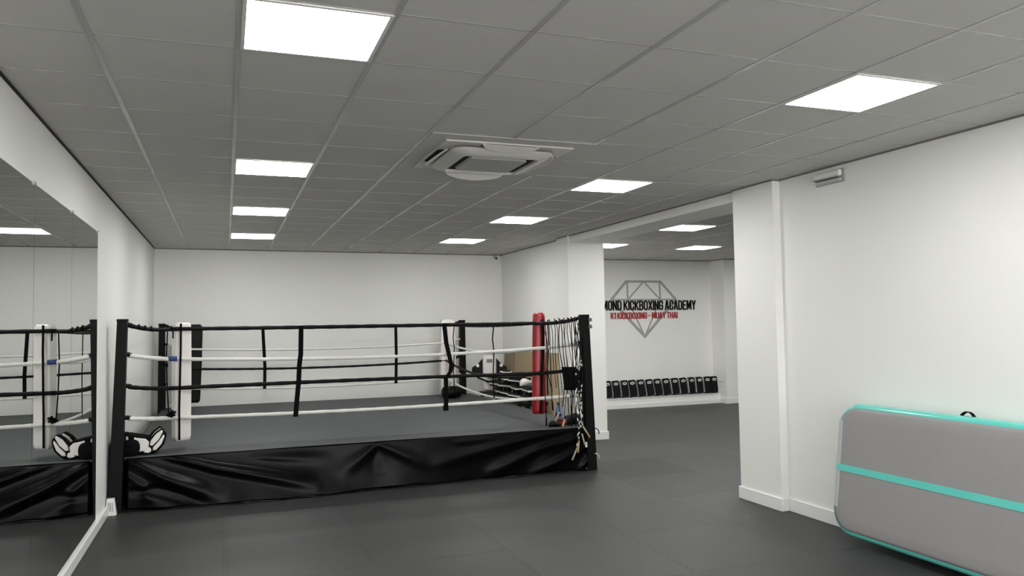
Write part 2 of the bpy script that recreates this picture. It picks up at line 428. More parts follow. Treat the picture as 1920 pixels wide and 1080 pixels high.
def basey(x):
    P = [(-.95, 5.09), (-.3, 5.02), (.63, 4.985), (1.6, 5.07), (2.6, 5.12), (3.97, 5.11)]
    for i in range(len(P)-1):
        if x <= P[i+1][0]:
            t_ = (x-P[i][0])/(P[i+1][0]-P[i][0]); t_ = t_*t_*(3-2*t_); return P[i][1]+(P[i+1][1]-P[i][1])*t_
    return P[-1][1]
m = MB(); nx, nz = 260, 30; rings = []
for j in range(nz+1):
    z = RZ-.012-(RZ-.018)*j/nz; row = []
    for i in range(nx+1):
        x = -.925+(RX1+.012+.925)*i/nx; kk = 1-z/RZ
        top = RY0-.018; b_ = basey(x); y = top+(b_-top)*kk**1.3 - max(-.012, wr(x, z))
        zz = z+.006*math.sin(5*x)*kk
        row.append(V(x, y, max(.004, zz)))
    rings.append(row)
# hem lying on the floor
hem = [V(p.x, p.y-.035-.012*math.sin(7*p.x)-.01*math.sin(17*p.x), .004) for p in rings[-1]]
m.loft(rings, caps=False, closed=False); 
curl = [V((a.x+b.x)/2, a.y*.6+b.y*.4, .020+.008*math.sin(11*a.x)) for a, b in zip(rings[-1], hem)]
m.loft([rings[-1], curl, hem], caps=False, closed=False)
sk = m.build('skirt', M_skirt, ring)
so = sk.modifiers.new('thick', 'SOLIDIFY'); so.thickness = .003
for side, xx in ((1, RX1+.004), (-1, RX0-.004)):
    m = MB(); rows = []
    for j in range(13):
        z = RZ-.012-(RZ-.016)*j/12
        rows.append([V(xx+side*(.006+.014*(1-z/RZ)*(1+math.sin(i*.55+j*.15))), RY0-.02+(RY1-RY0)*i/80, z) for i in range(81)])
    m.loft(rows, caps=False, closed=False); s2 = m.build('skirt', M_skirt, ring); so = s2.modifiers.new('thick', 'SOLIDIFY'); so.thickness = .003
# grey tube on the skirt's top edge: highlight of the silver edge put into colour
m = MB().tube([(RX0+.02+i*.2, RY0-.024, RZ-.006+.002*math.sin(i)) for i in range(25)], .004, 6); m.build('edge_highlight', M_edgehighlight, ring)

ZC = [1.705, 1.405, 1.11, .815]              # heights at the rope corners
ZP = [1.755, 1.47, 1.17, .87]                # heights at the posts
CN = {'fl': (-.58, 5.45), 'fr': (3.40, 5.45), 'br': (3.40, 9.45), 'bl': (-.60, 9.45)}
PN = {'fl': (-.995, 5.10), 'fr': (3.90, 5.12), 'br': (3.80, 9.84), 'bl': (-.955, 9.78)}
PT = {'fl': 1.80, 'fr': 1.79, 'br': 1.775, 'bl': 1.785}
for k, (x, y) in PN.items():
    lean = {'fl': (.055, 0), 'fr': (-.05, 0), 'br': (0, 0), 'bl': (0, 0)}[k]; a = .05
    z0 = 0 if k[0] == 'f' else RZ
    m = MB().loft([[V(x-lean[0]*.5+sx*a*1.15, y+sy*a, 0) for sx, sy in ((-1, -1), (1, -1), (1, 1), (-1, 1))],
                   [V(x+lean[0]*.5+sx*a*.85, y+sy*a, PT[k]) for sx, sy in ((-1, -1), (1, -1), (1, 1), (-1, 1))]], smooth=False)
    po = m.build('post', M_black, ring)
    cx, cy = CN[k]; dv = V(cx-x, cy-y, 0).normalized()
    for i in range(4):
        p0 = V(x, y, ZP[i])+dv*.05; z1 = ZP[i]
        m = MB().tube([p0, p0+dv*.05], .022, 10); m.tube([p0+dv*.05, p0+dv*.075], .014, 8)
        m.build('turnbuckle', M_black, ring)
    if k == 'fr':
        for zz in (1.735, 1.655):
            MB().tube([(x+.02, y-.075, zz), (x+.02, y-.045, zz)], .022, 12).build('bolt', M_bolt, ring); MB().tube([(x+.03, y, zz), (x+.07, y, zz)], .022, 12).build('bolt', M_bolt, ring)
    m = MB().box(x+lean[0]*.5-.047, x+lean[0]*.5+.047, y-.055, y+.055, PT[k]-.02, PT[k]+.006, bev=.004, seg=1); m.build('post_cap', M_black, ring)
RM = [M_blackrope, M_whiterope, M_blackrope, M_whiterope]
def sagline(a, b, sag, n=40, wob=.0):
    out = []
    for i in range(n+1):
        t_ = i/n; p = V(*a).lerp(V(*b), t_); p.z -= sag*4*t_*(1-t_)
        if wob: p.z += wob*math.sin(t_*9)*min(1, 4*t_*(1-t_)*2)
        out.append(p)
    return out
def twist_rope(m, pts, r, seedv=0):
    rad = [r*(1+.08*math.sin(i*1.9+seedv)) for i in range(len(pts))]
    m.tube(pts, rad, 10)
order = ['fl', 'fr', 'br', 'bl']
sags = {('fl', 'fr'): (.004, .045, -.008, .022), ('fr', 'br'): (.03, .10, .14, .12), ('br', 'bl'): (.01, .05, .045, .05), ('bl', 'fl'): (.03, .06, .08, .06)}
for q in range(4):
    A, B = order[q], order[(q+1) % 4]
    for i in range(4):
        r = .021 if i in (0, 2) else .019
        a = (*CN[A], ZC[i]); b = (*CN[B], ZC[i]); pa = (*PN[A], ZP[i]); m = MB()
        if A[0] == 'b' or B[0] == 'b': r *= .85
        twist_rope(m, sagline(a, b, sags[(A, B)][i], 60), r, i)
        m.build('rope', RM[i], ring)
for k in order:                              # rope ends from the corners out to the posts
    for i in range(4):
        p = V(*PN[k], ZP[i]); c = V(*CN[k], ZC[i]); dv = (c-p).normalized()
        m = MB(); pts = sagline(p+dv*.10, c+dv*.02, .006 if i else .02, 14)
        twist_rope(m, pts, .021 if i in (0, 2) else .022, i*2)
        if i == 0:
            for j in (3, 5, 7): m.tube([pts[j], pts[j]+V(.02, 0, .012)], .028, 8)
        m.build('rope_end', RM[i], ring)
m = MB(); p, c = V(*PN['fl'], ZP[1]), V(*CN['fl'], ZC[1]); m.tube([c-V(.0, 0, -.0)+V(-.015, -.012, .003), c+V(.07, -.004, 0)], .0245, 12)
m.build('tape_band', M_blue, ring)
# vertical spacer straps
def strap(pts, side=(1, 0, 0), w=.045, name='strap', mt=None):
    m = MB().ribbon(pts, side, w, .006); return m.build(name, mt or M_blackfab, ring)
strap([(.70, 5.425, 1.72), (.695, 5.42, 1.42), (.68, 5.422, 1.30), (.672, 5.42, 1.12), (.655, 5.42, .95), (.64, 5.42, .76)], w=.050)
strap([(2.27, 5.425, 1.72), (2.29, 5.42, 1.50), (2.315, 5.41, 1.38), (2.345, 5.41, 1.25), (2.335, 5.415, 1.17), (2.28, 5.42, 1.10), (2.285, 5.42, .90), (2.275, 5.42, .735)], w=.050)
strap([(2.275, 5.414, .79), (2.275, 5.414, .735)], w=.06)
strap([(.485, 9.42, 1.71), (.50, 9.42, 1.4), (.515, 9.42, 1.1), (.51, 9.42, .77)], w=.048)
strap([(2.55, 9.42, 1.70), (2.555, 9.42, 1.2), (2.545, 9.42, .765)], w=.048)
for yy, w_ in ((8.9, .03), (6.95, .03)):
    strap([(3.39, yy, 1.70), (3.375, yy+.02, 1.50), (3.38, yy-.02, 1.33), (3.385, yy+.03, 1.1), (3.375, yy+.02, .95), (3.38, yy, .70)], side=(0, 1, 0), w=.035)
for yy in (6.8, 8.1):
    strap([(-.60, yy, 1.70), (-.59, yy+.03, 1.2), (-.60, yy, .74)], side=(0, 1, 0), w=.035)
# corner pads
def pad(outline, z0, z1, mt, taper=1.0, gather=True, name='corner_pad', lean=(0, 0)):
    """outline: plan polygon; softened top and bottom"""
    m = MB(); cx = sum(p[0] for p in outline)/len(outline); cy = sum(p[1] for p in outline)/len(outline); rings = []
    prof = [(0, .80), (.012, .94), (.04, 1), (.25, 1.01), (.5, 1.02), (.75, 1.0), (.95, .98), (.985, .92), (1, .78)]
    for t_, s_ in prof:
        z = z0+(z1-z0)*t_; k = s_*(taper+(1-taper)*t_)
        rings.append([V(cx+(x-cx)*k+lean[0]*t_, cy+(y-cy)*k+lean[1]*t_, z+(.006*math.sin(i*2.1) if t_ in (0, 1) else 0)) for i, (x, y) in enumerate(outline)])
    m.loft(rings); return m.build(name, mt, ring)
def rplan(cx, cy, w_, d_, ang, r=.03):
    ca, sa = math.cos(ang), math.sin(ang)
    return [(cx+x*ca-y*sa, cy+x*sa+y*ca) for x, y in rrect(-w_/2, w_/2, -d_/2, d_/2, r, 4)]
p1 = pad(rplan(-.474, 5.545, .165, .13, math.radians(22), .022), .575, 1.765, M_whitepad, .97); p1['label'] = 'white vinyl corner pad'
p2 = pad(rplan(3.455, 5.545, .150, .12, math.radians(-14), .05), .625, 1.825, M_redpad, 1.04, lean=(.025, 0)); p2['label'] = 'red vinyl corner pad'
p3 = pad(rplan(-.55, 9.52, .36, .12, math.radians(0), .03), .60, 1.765, M_blackpad, .78); p3['label'] = 'black vinyl corner pad'
m = MB().box(-.845, -.765, 9.43, 9.45, .62, 1.47, bev=.004, seg=1); m.build('pad_lining', M_greyfab, ring)
p4 = pad(rplan(3.44, 9.50, .24, .12, math.radians(0), .02), .53, 1.79, M_whitepad, 1.12); p4['label'] = 'white vinyl corner pad'
# laces/straps down the outside of the pads
strap([(-.475, 5.42, 1.76), (-.476, 5.415, 1.5), (-.483, 5.415, 1.12), (-.488, 5.42, .9), (-.487, 5.44, .59)], w=.020, name='pad_strap')
strap([(-.60, 5.44, 1.69), (-.61, 5.44, 1.4), (-.60, 5.45, 1.1), (-.585, 5.45, .84)], w=.012, name='pad_strap')
strap([(-.548, 5.425, 1.70), (-.548, 5.42, 1.61)], w=.014, name='pad_strap')
strap([(3.478, 5.42, 1.75), (3.476, 5.415, 1.4), (3.455, 5.415, 1.1), (3.45, 5.42, .85), (3.445, 5.45, .64)], w=.026, name='pad_strap')
strap([(3.545, 5.43, 1.74), (3.56, 5.44, 1.45), (3.53, 5.44, 1.13), (3.535, 5.44, .85)], w=.014, name='pad_strap')
strap([(-.565, 9.42, 1.70), (-.58, 9.41, 1.1), (-.56, 9.42, .72)], w=.02, name='pad_strap')
m = MB()
for i in range(6):
    a = i*1.05; m.tube([(-.585+.02*math.cos(a), 5.44+.02*math.sin(a), .855-.004*i), (-.55+.03*math.sin(a*2), 5.42, .86+.03*math.cos(a))], .012, 7)
m.build('lace_knot', M_blackfab, ring)

# ------------------------------------------------------------------ far wall sign
GL = {'D': (.5, [[(0, 0), (0, 1), (.32, 1), (.5, .84), (.5, .16), (.32, 0), (0, 0)]]), 'I': (0, [[(0, 0), (0, 1)]]),
      'A': (.5, [[(0, 0), (.19, 1), (.31, 1), (.5, 0)], [(.08, .27), (.42, .27)]]), 'M': (.66, [[(0, 0), (0, 1), (.08, 1), (.33, .15), (.58, 1), (.66, 1), (.66, 0)]]),
      'O': (.5, [[(.14, 0), (0, .14), (0, .86), (.14, 1), (.36, 1), (.5, .86), (.5, .14), (.36, 0), (.14, 0)]]), 'N': (.5, [[(0, 0), (0, 1), (.5, 0), (.5, 1)]]),
      'K': (.5, [[(0, 0), (0, 1)], [(.5, 1), (.04, .38)], [(.18, .58), (.5, 0)]]), 'C': (.5, [[(.5, .68), (.5, .86), (.36, 1), (.14, 1), (0, .86), (0, .14), (.14, 0), (.36, 0), (.5, .14), (.5, .32)]]),
      'B': (.5, [[(0, 0), (0, 1), (.34, 1), (.48, .88), (.48, .64), (.36, .52), (.5, .40), (.5, .13), (.36, 0), (0, 0)], [(0, .52), (.36, .52)]]),
      'X': (.5, [[(0, 0), (.5, 1)], [(0, 1), (.5, 0)]]), 'G': (.5, [[(.5, .70), (.5, .86), (.36, 1), (.14, 1), (0, .86), (0, .14), (.14, 0), (.36, 0), (.5, .14), (.5, .48), (.28, .48)]]),
      'E': (.42, [[(.42, 0), (0, 0), (0, 1), (.42, 1)], [(0, .51), (.36, .51)]]), 'Y': (.5, [[(0, 1), (.25, .45), (.5, 1)], [(.25, .45), (.25, 0)]]),
      'U': (.5, [[(0, 1), (0, .14), (.14, 0), (.36, 0), (.5, .14), (.5, 1)]]), 'T': (.46, [[(0, 1), (.46, 1)], [(.23, 1), (.23, 0)]]), 'H': (.5, [[(0, 0), (0, 1)], [(.5, 0), (.5, 1)], [(0, .5), (.5, .5)]]),
      '1': (.16, [[(0, .86), (.16, 1), (.16, 0)]]), '-': (.3, [[(0, .48), (.3, .48)]])}
def lettering(text, x0, x1, z0, z1, y, th, parent, m_, name):
    st = .23; adv = []; tot = 0
    for ch in text:
        w_ = GL[ch][0]+st+.07 if ch != ' ' else .26; adv.append(w_); tot += w_
    tot -= .07; sx = (x1-x0)/tot; hz = z1-z0; m = MB(); cur = 0; lay = 0
    for ch, w_ in zip(text, adv):
        if ch != ' ':
            for pl in GL[ch][1]:
                pts = [((cur+st/2+px)*sx+x0, z0+(st/2*.62+pz*(1-st*.62))*hz) for px, pz in pl]
                hw = st*sx/2; hh = st*.62*hz/2
                for i in range(len(pts)-1):
                    (ax, az), (bx, bz) = pts[i], pts[i+1]; dx, dz = bx-ax, bz-az; l = math.hypot(dx, dz); ux, uz = dx/l, dz/l
                    h_ = hw if abs(uz) > abs(ux) else hh
                    e_ = h_*.0
                    q = [(ax-uz*h_, az+ux*h_), (bx-uz*h_, bz+ux*h_), (bx+uz*h_, bz-ux*h_), (ax+uz*h_, az-ux*h_)]
                    lay += 1; m.prism(q, 1, y-th-.00012*(lay % 16), y)
                for (ax, az) in pts:
                    m.prism([(ax+hw*sx_, az+hh*sz_) for sx_, sz_ in ((-1, -.5), (-.5, -1), (.5, -1), (1, -.5), (1, .5), (.5, 1), (-.5, 1), (-1, .5))], 1, y-th-.00012*(lay % 16)-.00006, y); lay += 1
        else:
            m.build(name, m_, parent); m = MB()
        cur += w_
    return m.build(name, m_, parent)
sign = thing('wall_sign', (7.94, YW, 1.37), 'grey diamond outline sign with black and red lettering on far wall', 'sign')
m = MB(); y0, y1 = YW-.003, YW
def bar(a, b, w_):
    global y0
    y0 -= .0002
    dx, dz = b[0]-a[0], b[1]-a[1]; l = math.hypot(dx, dz); ux, uz = dx/l, dz/l; h_ = w_/2
    m.prism([(a[0]-uz*h_-ux*h_*.5, a[1]+ux*h_-uz*h_*.5), (b[0]-uz*h_+ux*h_*.5, b[1]+ux*h_+uz*h_*.5), (b[0]+uz*h_+ux*h_*.5, b[1]-ux*h_+uz*h_*.5), (a[0]+uz*h_-ux*h_*.5, a[1]-ux*h_-uz*h_*.5)], 1, y0, y1)
TL, TR, GLf, GRt, TIP = (7.535, 2.52), (8.33, 2.52), (7.19, 2.15), (8.69, 2.15), (7.94, 1.40)
TM = (7.94, 2.52); G1, G2 = (7.565, 2.15), (8.32, 2.15)
bar(TL, TR, .045); bar(TL, GLf, .05); bar(TR, GRt, .05); bar((7.24, 2.15), (8.64, 2.15), .032)
bar((7.56, 2.51), G1, .035); bar((8.31, 2.51), G2, .035); bar(TM, G1, .03); bar(TM, G2, .03)
bar(GLf, TIP, .06); bar(GRt, TIP, .06); bar(G1, TIP, .032); bar(G2, TIP, .032)
m.build('diamond_outline', M_greyline2, sign)
lettering('DIAMOND KICKBOXING ACADEMY', 6.733, 9.165, 1.935, 2.135, YW-.006, .006, sign, M_logoblack, 'black_word')
lettering('K1 KICKBOXING - MUAY THAI', 7.17, 8.72, 1.762, 1.895, YW-.006, .005, sign, M_logored, 'red_word')

# ------------------------------------------------------------------ kick shields on the ledge
XS = [7.02, 7.21, 7.39, 7.585, 7.78, 7.975, 8.165, 8.36, 8.56, 8.755, 8.93, 9.12, 9.335, 9.49]
names14 = ['leftmost visible', 'second from the left', 'third from the left', 'fourth from the left', 'fifth from the left', 'sixth from the left', 'seventh from the left',
           'eighth from the left', 'sixth from the right', 'fifth from the right', 'fourth from the right', 'third from the right', 'second from the right', 'rightmost']
def make_pad(loc, rot, lab):
    t_ = thing('kick_shield', loc, lab, 'training pad', 'black kick shields lined up on the white ledge'); t_.rotation_euler = rot
    m = MB(); rings = []
    for t2, d in ((0, .012), (.02, 0), (.08, 0), (.092, .012)):
        rings.append([V(x, -t2, z) for x, z in rrect(-.076+d, .076-d, d, .335-d, .035)])
    m.loft(rings); m.build('body', M_blackpad, t_, local=True)
    m = MB(); m.box(-.083, -.0765, -.078, -.012, .02, .315, bev=.003, seg=1); m.build('side_piping', M_whitestripe, t_, local=True)
    m = MB(); m.prism([(.046*math.cos(a*math.pi/12), .268+.027*math.sin(a*math.pi/12)) for a in range(24)], 1, -.0945, -.091)
    bd = m.build('badge', M_whiteP, t_, local=True)
    m = MB(); m.box(-.028, .028, -.0965, -.0946, .259, .277); m.build('badge_bar', M_logoblack, bd, local=True)
    return t_
K0 = None
for i, x in enumerate(XS):
    lab = 'black kick shield with white oval badge, %s on the white ledge' % names14[i]
    rot = (math.radians(-7), math.radians([-3, -4, -2, -5, -6, -6, -6, -5, -4, -4, 0, 0, -2, -1][i]), math.radians([-4, -6, -2, -8, -6, -7, -8, -9, -5, -4, 6, 2, -8, -4][i]))
    if K0 is None: K0 = make_pad((x, 10.66, .205), rot, lab)
    else: dup(K0, (x, 10.66, .205), rot, lab)

# ------------------------------------------------------------------ inflatable air mat leaning on the right wall
am = thing('air_mat', (4.42, .3, 0), 'long grey inflatable gym mat with mint green edges leaning on white wall', 'gym mat')
AL, AH, AT = 3.0, 1.005, .125
# local frame: u along -Y from the far end, v up, w out of the face (towards -X)
lean = math.asin(.13/AH)
ux = V(0, -1, 0); vz = V(math.sin(lean), 0, math.cos(lean)); wn = V(-math.cos(lean), 0, math.sin(lean))
O = V(4.475, 1.80, .038)
AM = Matrix(((ux.x, vz.x, wn.x, O.x), (ux.y, vz.y, wn.y, O.y), (ux.z, vz.z, wn.z, O.z), (0, 0, 0, 1)))
m = MB(); rings = []
for k in range(9):
    a = math.pi*k/8; ww = AT/2*(1-math.cos(a))-0; ins = .035*(1-math.sin(a))
    rings.append([V(x, y, ww) for x, y in rrect(ins, AL-ins, ins, AH-ins, .20-ins, 10)])
m.loft(rings); m.xf(AM); am_body = m.build('air_chamber', M_mint, am)
m = MB(); rings = []
for ins, ww in ((.036, AT-.002), (.038, AT+.006), (.06, AT+.012), (.12, AT+.014)):
    rings.append([V(x, y, ww) for x, y in rrect(ins, AL-ins, ins+.004, AH-ins-.004, .19-ins*.8, 10)])
m.loft(rings); m.xf(AM); m.build('face_sheet', M_greymat, am)
m = MB().box(.045, AL-.045, AH/2-.024, AH/2+.026, AT+.0115, AT+.017); m.xf(AM); m.build('centre_stripe', M_mint, am)
m = MB().box(.040, .078, .20, .86, AT+.006, AT+.0165, bev=.002, seg=1); m.xf(AM); m.build('seam_strip', M_seam, am)
m = MB(); pts = [(1.02+.10*i/12, AH-.008+.036*math.sin(math.pi*i/12)**.7 if 0 < i < 12 else AH-.012, AT*.35) for i in range(13)]
m.ribbon(pts, (0, 0, 1), .03, .005); m.xf(AM); m.build('handle', M_blackfab, am)

# ------------------------------------------------------------------ emergency light, security camera, plastic vent block
em = thing('emergency_light', (XR, 1.985, 2.83), 'small white emergency light fixture high on right wall', 'emergency light')
MB().box(XR-.012, XR, 1.825, 2.145, 2.815, 2.925, bev=.003, seg=1).build('back_plate', M_acg, em)
m = MB(); m.box(XR-.05, XR-.012, 1.845, 2.13, 2.865, 2.915, bev=.01); m.build('housing', M_whiteP, em)
MB().box(XR-.058, XR-.012, 1.85, 2.125, 2.852, 2.864, bev=.004, seg=1).build('chrome_strip', M_chrome, em)
MB().box(XR-.040, XR-.012, 1.85, 2.125, 2.822, 2.850, bev=.006).build('lens', M_seam, em)
cc = thing('security_camera', (4.55, 10.08, 2.90), 'tiny white security camera in the back corner under the ceiling', 'security camera')
MB().box(4.52, 4.60, 10.08, 10.20, 2.90, 2.955, bev=.01).build('mount', M_whiteP, cc)
MB().tube([(4.54, 10.09, 2.925), (4.515, 10.02, 2.885)], .026, 14).build('body', M_whiteP, cc)
MB().tube([(4.515, 10.02, 2.885), (4.512, 10.012, 2.881)], .021, 14).build('lens', M_dark, cc)
vb = thing('vent_block', (-1.05, 5.0, 0), 'small white slotted plastic block on floor beside ring post', 'plastic block')
m = MB().loft([[V(-1.085, 4.97, 0), V(-.995, 4.97, 0), V(-.995, 5.035, 0), V(-1.085, 5.035, 0)], [V(-1.078, 4.985, .15), V(-1.015, 4.985, .15), V(-1.015, 5.035, .15), V(-1.078, 5.035, .15)]], smooth=False)
m.build('shell', M_whiteP, vb)
for i in range(3):
    x = -1.062+.018*i; MB().box(x-.003, x+.003, 4.968, 4.985, .035, .12).build('slot', M_acg, vb)

# ------------------------------------------------------------------ kit beside the near left post
bag = thing('kit_bag', (-1.03, 5.25, 0), 'tall narrow black kit bag between left wall and ring post', 'bag')
m = MB(); rings = []
for z, k in ((0, .9), (.03, 1), (.3, 1.02), (.55, 1), (.62, .9), (.66, .6)):
    rings.append([V(-1.028+x*k, 5.30+y*k, z) for x, y in rrect(-.055, .055, -.13, .13, .03)])
m.loft(rings); m.build('body', M_blackfab, bag)
MB().tube([(-1.03, 5.24, .65), (-1.04, 5.24, .70), (-1.035, 5.30, .715), (-1.03, 5.36, .65)], .008, 6).build('strap', M_blackfab, bag)

def shin_guard(loc, rz, lab, sy=1.0):
    """lies on its side: shin shell, ankle pad and two long instep pads turned up at the end"""
    t_ = thing('shin_guard', loc, lab, 'shin guard'); t_.rotation_euler = (0, 0, rz)
    def slab(name, out, y0, y1, m_, bev=.008):
        y0 *= sy; y1 *= sy
        b = MB(); cx = sum(p[0] for p in out)/len(out); cz = sum(p[1] for p in out)/len(out); rings = []
        for yy, k in ((y0, .86), (y0+bev, 1), (y1-bev, 1), (y1, .86)):
            rings.append([V(cx+(x-cx)*k, yy, cz+(z-cz)*k) for x, z in out])
        b.loft(rings); return b.build(name, m_, t_, local=True)
    shell = [(-.07, .06), (-.04, .045), (.02, .03), (.10, .035), (.125, .07), (.13, .12), (.10, .15), (.02, .165), (-.04, .18), (-.07, .185)]
    pa = [(.135, .085), (.160, .080), (.215, .135), (.250, .205), (.248, .222), (.235, .222), (.19, .19), (.145, .13)]
    pb = [(.160, .035), (.190, .035), (.240, .090), (.265, .160), (.262, .180), (.252, .175), (.215, .120), (.165, .065)]
    an = [(.085, .022), (.130, .012), (.150, .030), (.145, .060), (.120, .072), (.090, .055)]
    slab('shin_shell', shell, -.055, .05, M_whitepad); slab('instep_pad', pa, -.052, .045, M_whitepad); slab('instep_pad', pb, -.052, .045, M_whitepad); slab('ankle_pad', an, -.050, .045, M_whitepad)
    back = [(-.08, .002), (.17, .002), (.215, .03), (.262, .085), (.284, .165), (.276, .20), (.268, .185), (.257, .225), (.236, .235), (.18, .195), (.14, .150), (.10, .165), (-.08, .205)]
    slab('lining', back, -.035, .06, M_blackfab)
    slab('strap', [(-.04, .0), (.01, .0), (.0, .19), (-.05, .195)], -.060, .062, M_blackfab, .003)
    return t_
shin_guard((-.875, 5.235, RZ+.003), math.radians(3), 'white and black shin guard lying on ring edge by left post, front one')
sg2 = shin_guard((-.90, 5.40, RZ+.003), math.radians(8), 'white and black shin guard lying on ring edge behind another one', .9)
m = MB(); rings = []
for i in range(9):
    a = math.pi*i/8; r_ = .075*math.sin(a)**.6+.004
    rings.append([V(-.90+r_*1.0*math.cos(b)*(1+.10*math.sin(5*b)), 5.155+r_*.35*math.sin(b), RZ+.003+.075*(1-math.cos(a))*(1+.06*math.sin(3*b))) for b in [2*math.pi*k/20 for k in range(20)]])
m.loft(rings)
tag(m.build('fluffy_mitt', M_blackfab), 'rounded black mitt on ring edge in front of shin guards', 'mitt')

# ------------------------------------------------------------------ things on and over the near right corner
def rope_at(s):   # a point on the top rope between the red pad and the right post
    a = V(3.40, 5.45, 1.705); b = V(3.86, 5.14, 1.75); return a.lerp(b, s)
JR = [(.16, .90, .60, 0), (.28, .80, .94, 1), (.40, .66, .88, 1), (.50, .72, .60, 0), (.60, .36, .58, 1), (.68, .42, .30, 1), (.76, .33, .40, 1), (.84, .20, .45, 1), (.92, .30, .10, 1)]
jl = ['first skipping rope right of the red corner pad, thin and black', 'second skipping rope right of the red corner pad', 'third skipping rope right of the red pad, hanging past the blue bottle',
      'fourth skipping rope right of the red corner pad, above the black cloth', 'skipping rope above the middle of the black cloth', 'skipping rope with pale handle, above the right half of the black cloth',
      'skipping rope fourth from the right post', 'skipping rope third from the right post, reaching low over the skirt', 'skipping rope hanging closest to the right ring post']
for i, (s, zb1, zb2, hdl) in enumerate(JR):
    p = rope_at(s); jr = thing('skipping_rope', p, jl[i], 'skipping rope', 'skipping ropes hanging over the top rope by the right post')
    rr = random.Random(i*5+2); m = MB(); ends = []
    for q, zb in ((-1, zb1), (1, zb2)):
        yy = p.y-.045; pts = [V(p.x+.0, p.y+.026, p.z+.0)] if q < 0 else [V(p.x+.0, p.y+.026, p.z+.0)]
        pts = [V(p.x, p.y+.0, p.z+.031), V(p.x+q*.008, p.y-.03, p.z+.012), V(p.x+q*.012, yy, p.z-.05)]
        n = 16; dx = rr.uniform(-.02, .09); wv = rr.uniform(.004, .022)
        for k in range(1, n+1):
            u = k/n; pts.append(V(p.x+q*.012+dx*u+wv*math.sin(u*7+i), yy-.012*math.sin(u*5+q), (p.z-.05)*(1-u)+zb*u))
        m.tube(pts, .0042 if i % 3 else .0055, 6); ends.append(pts[-1])
    m.build('cord', M_blackrope, jr)
    if hdl:
        for q, e_ in enumerate(ends):
            if q == 1 and i in (1, 3): continue
            a = rr.uniform(-.5, .5)
            MB().tube([e_, e_+V(math.sin(a)*.05, -.012, -math.cos(a)*.05), e_+V(math.sin(a)*.12, -.015, -math.cos(a)*.12)], [.008, .012, .011], 8).build('handle', M_wood if i > 1 else M_blackpad, jr)
    else:
        MB().tube([ends[1], ends[1]-V(0, 0, .12)], .011, 8).build('handle', M_blackpad, jr)
# beaded ropes bunched against the post
for i in range(4):
    x0_ = 3.80-.028*i; bt = thing('beaded_rope', (x0_, 5.04, 1.73), ['beaded black and white skipping rope tight against the right post', 'beaded skipping rope second from the right post', 'beaded skipping rope third from the right post, tangled', 'beaded skipping rope beside the black cloth, ending over the skirt'][i], 'skipping rope', 'beaded skipping ropes bunched beside the right post')
    rr = random.Random(40+i); pts = [V(x0_+.010*math.sin(k*(.55+.13*i)+i*2)+rr.uniform(-.006,.006)+.0004*k*(i-1), 5.05-.01*math.sin(k*.7+i*2), 1.76-k*(1.25+.08*i)/26) for k in range(27)]
    MB().tube(pts, .006, 6).build('cord', M_blackrope, bt)
    m = MB()
    for k in range(8+i, 26):
        if rr.random() < .45: m.tube([pts[k].lerp(pts[k+1], .1), pts[k].lerp(pts[k+1], rr.uniform(.5, .9))], .0075, 7)
    m.build('beads', M_whitestripe, bt)
    e_ = pts[-1]; MB().tube([e_, e_+V(.05*(1.5-i), -.02, -.13)], [.009, .012], 8).build('handle', M_wood, bt)
# black cloth draped on the third rope
m = MB(); rows = []
for j in range(13):
    z = 1.19-(.27*j/12); row = []
    for i in range(25):
        u = i/24; x = 3.625+.225*u+(.03*(j/12)*(1-u)); y = 5.255-.15*u+.012*math.sin(u*14)*(j/12)
        zz = z-(.05*j/12)*u*(1 if u > .75 else 0)
        row.append(V(x, y-.03, zz))
    rows.append(row)
m.loft(rows, caps=False, closed=False, smooth=True)
cl_ = m.build('black_cloth', M_blackfab); so = cl_.modifiers.new('t', 'SOLIDIFY'); so.thickness = .012
tag(cl_, 'folded black cloth hanging over the third rope by right post', 'cloth')
strp = MB().ribbon([(3.72, 5.18, .93), (3.725, 5.16, .86), (3.72, 5.16, .66)], (1, 0, 0), .012, .006)
tag(strp.build('hanging_strap', M_blackfab), 'short thin black strap hanging below the black cloth', 'strap')
# bottle
bo = thing('water_bottle', (3.64, 5.38, RZ), 'clear blue water bottle standing on the ring corner', 'bottle')
m = MB(); prof = [(0, .030), (.01, .036), (.06, .036), (.075, .032), (.09, .036), (.15, .036), (.19, .030), (.215, .014), (.235, .013)]
m.tube([(3.64, 5.38, RZ+z) for z, _ in prof], [r_ for _, r_ in prof], 18); m.build('body', M_bottle, bo)
MB().cyl((3.64, 5.38, RZ+.235), .016, .03).build('cap', M_capblue, bo)
MB().cyl((3.64, 5.38, RZ+.10), .0368, .045).build('wrapper', M_capblue, bo)
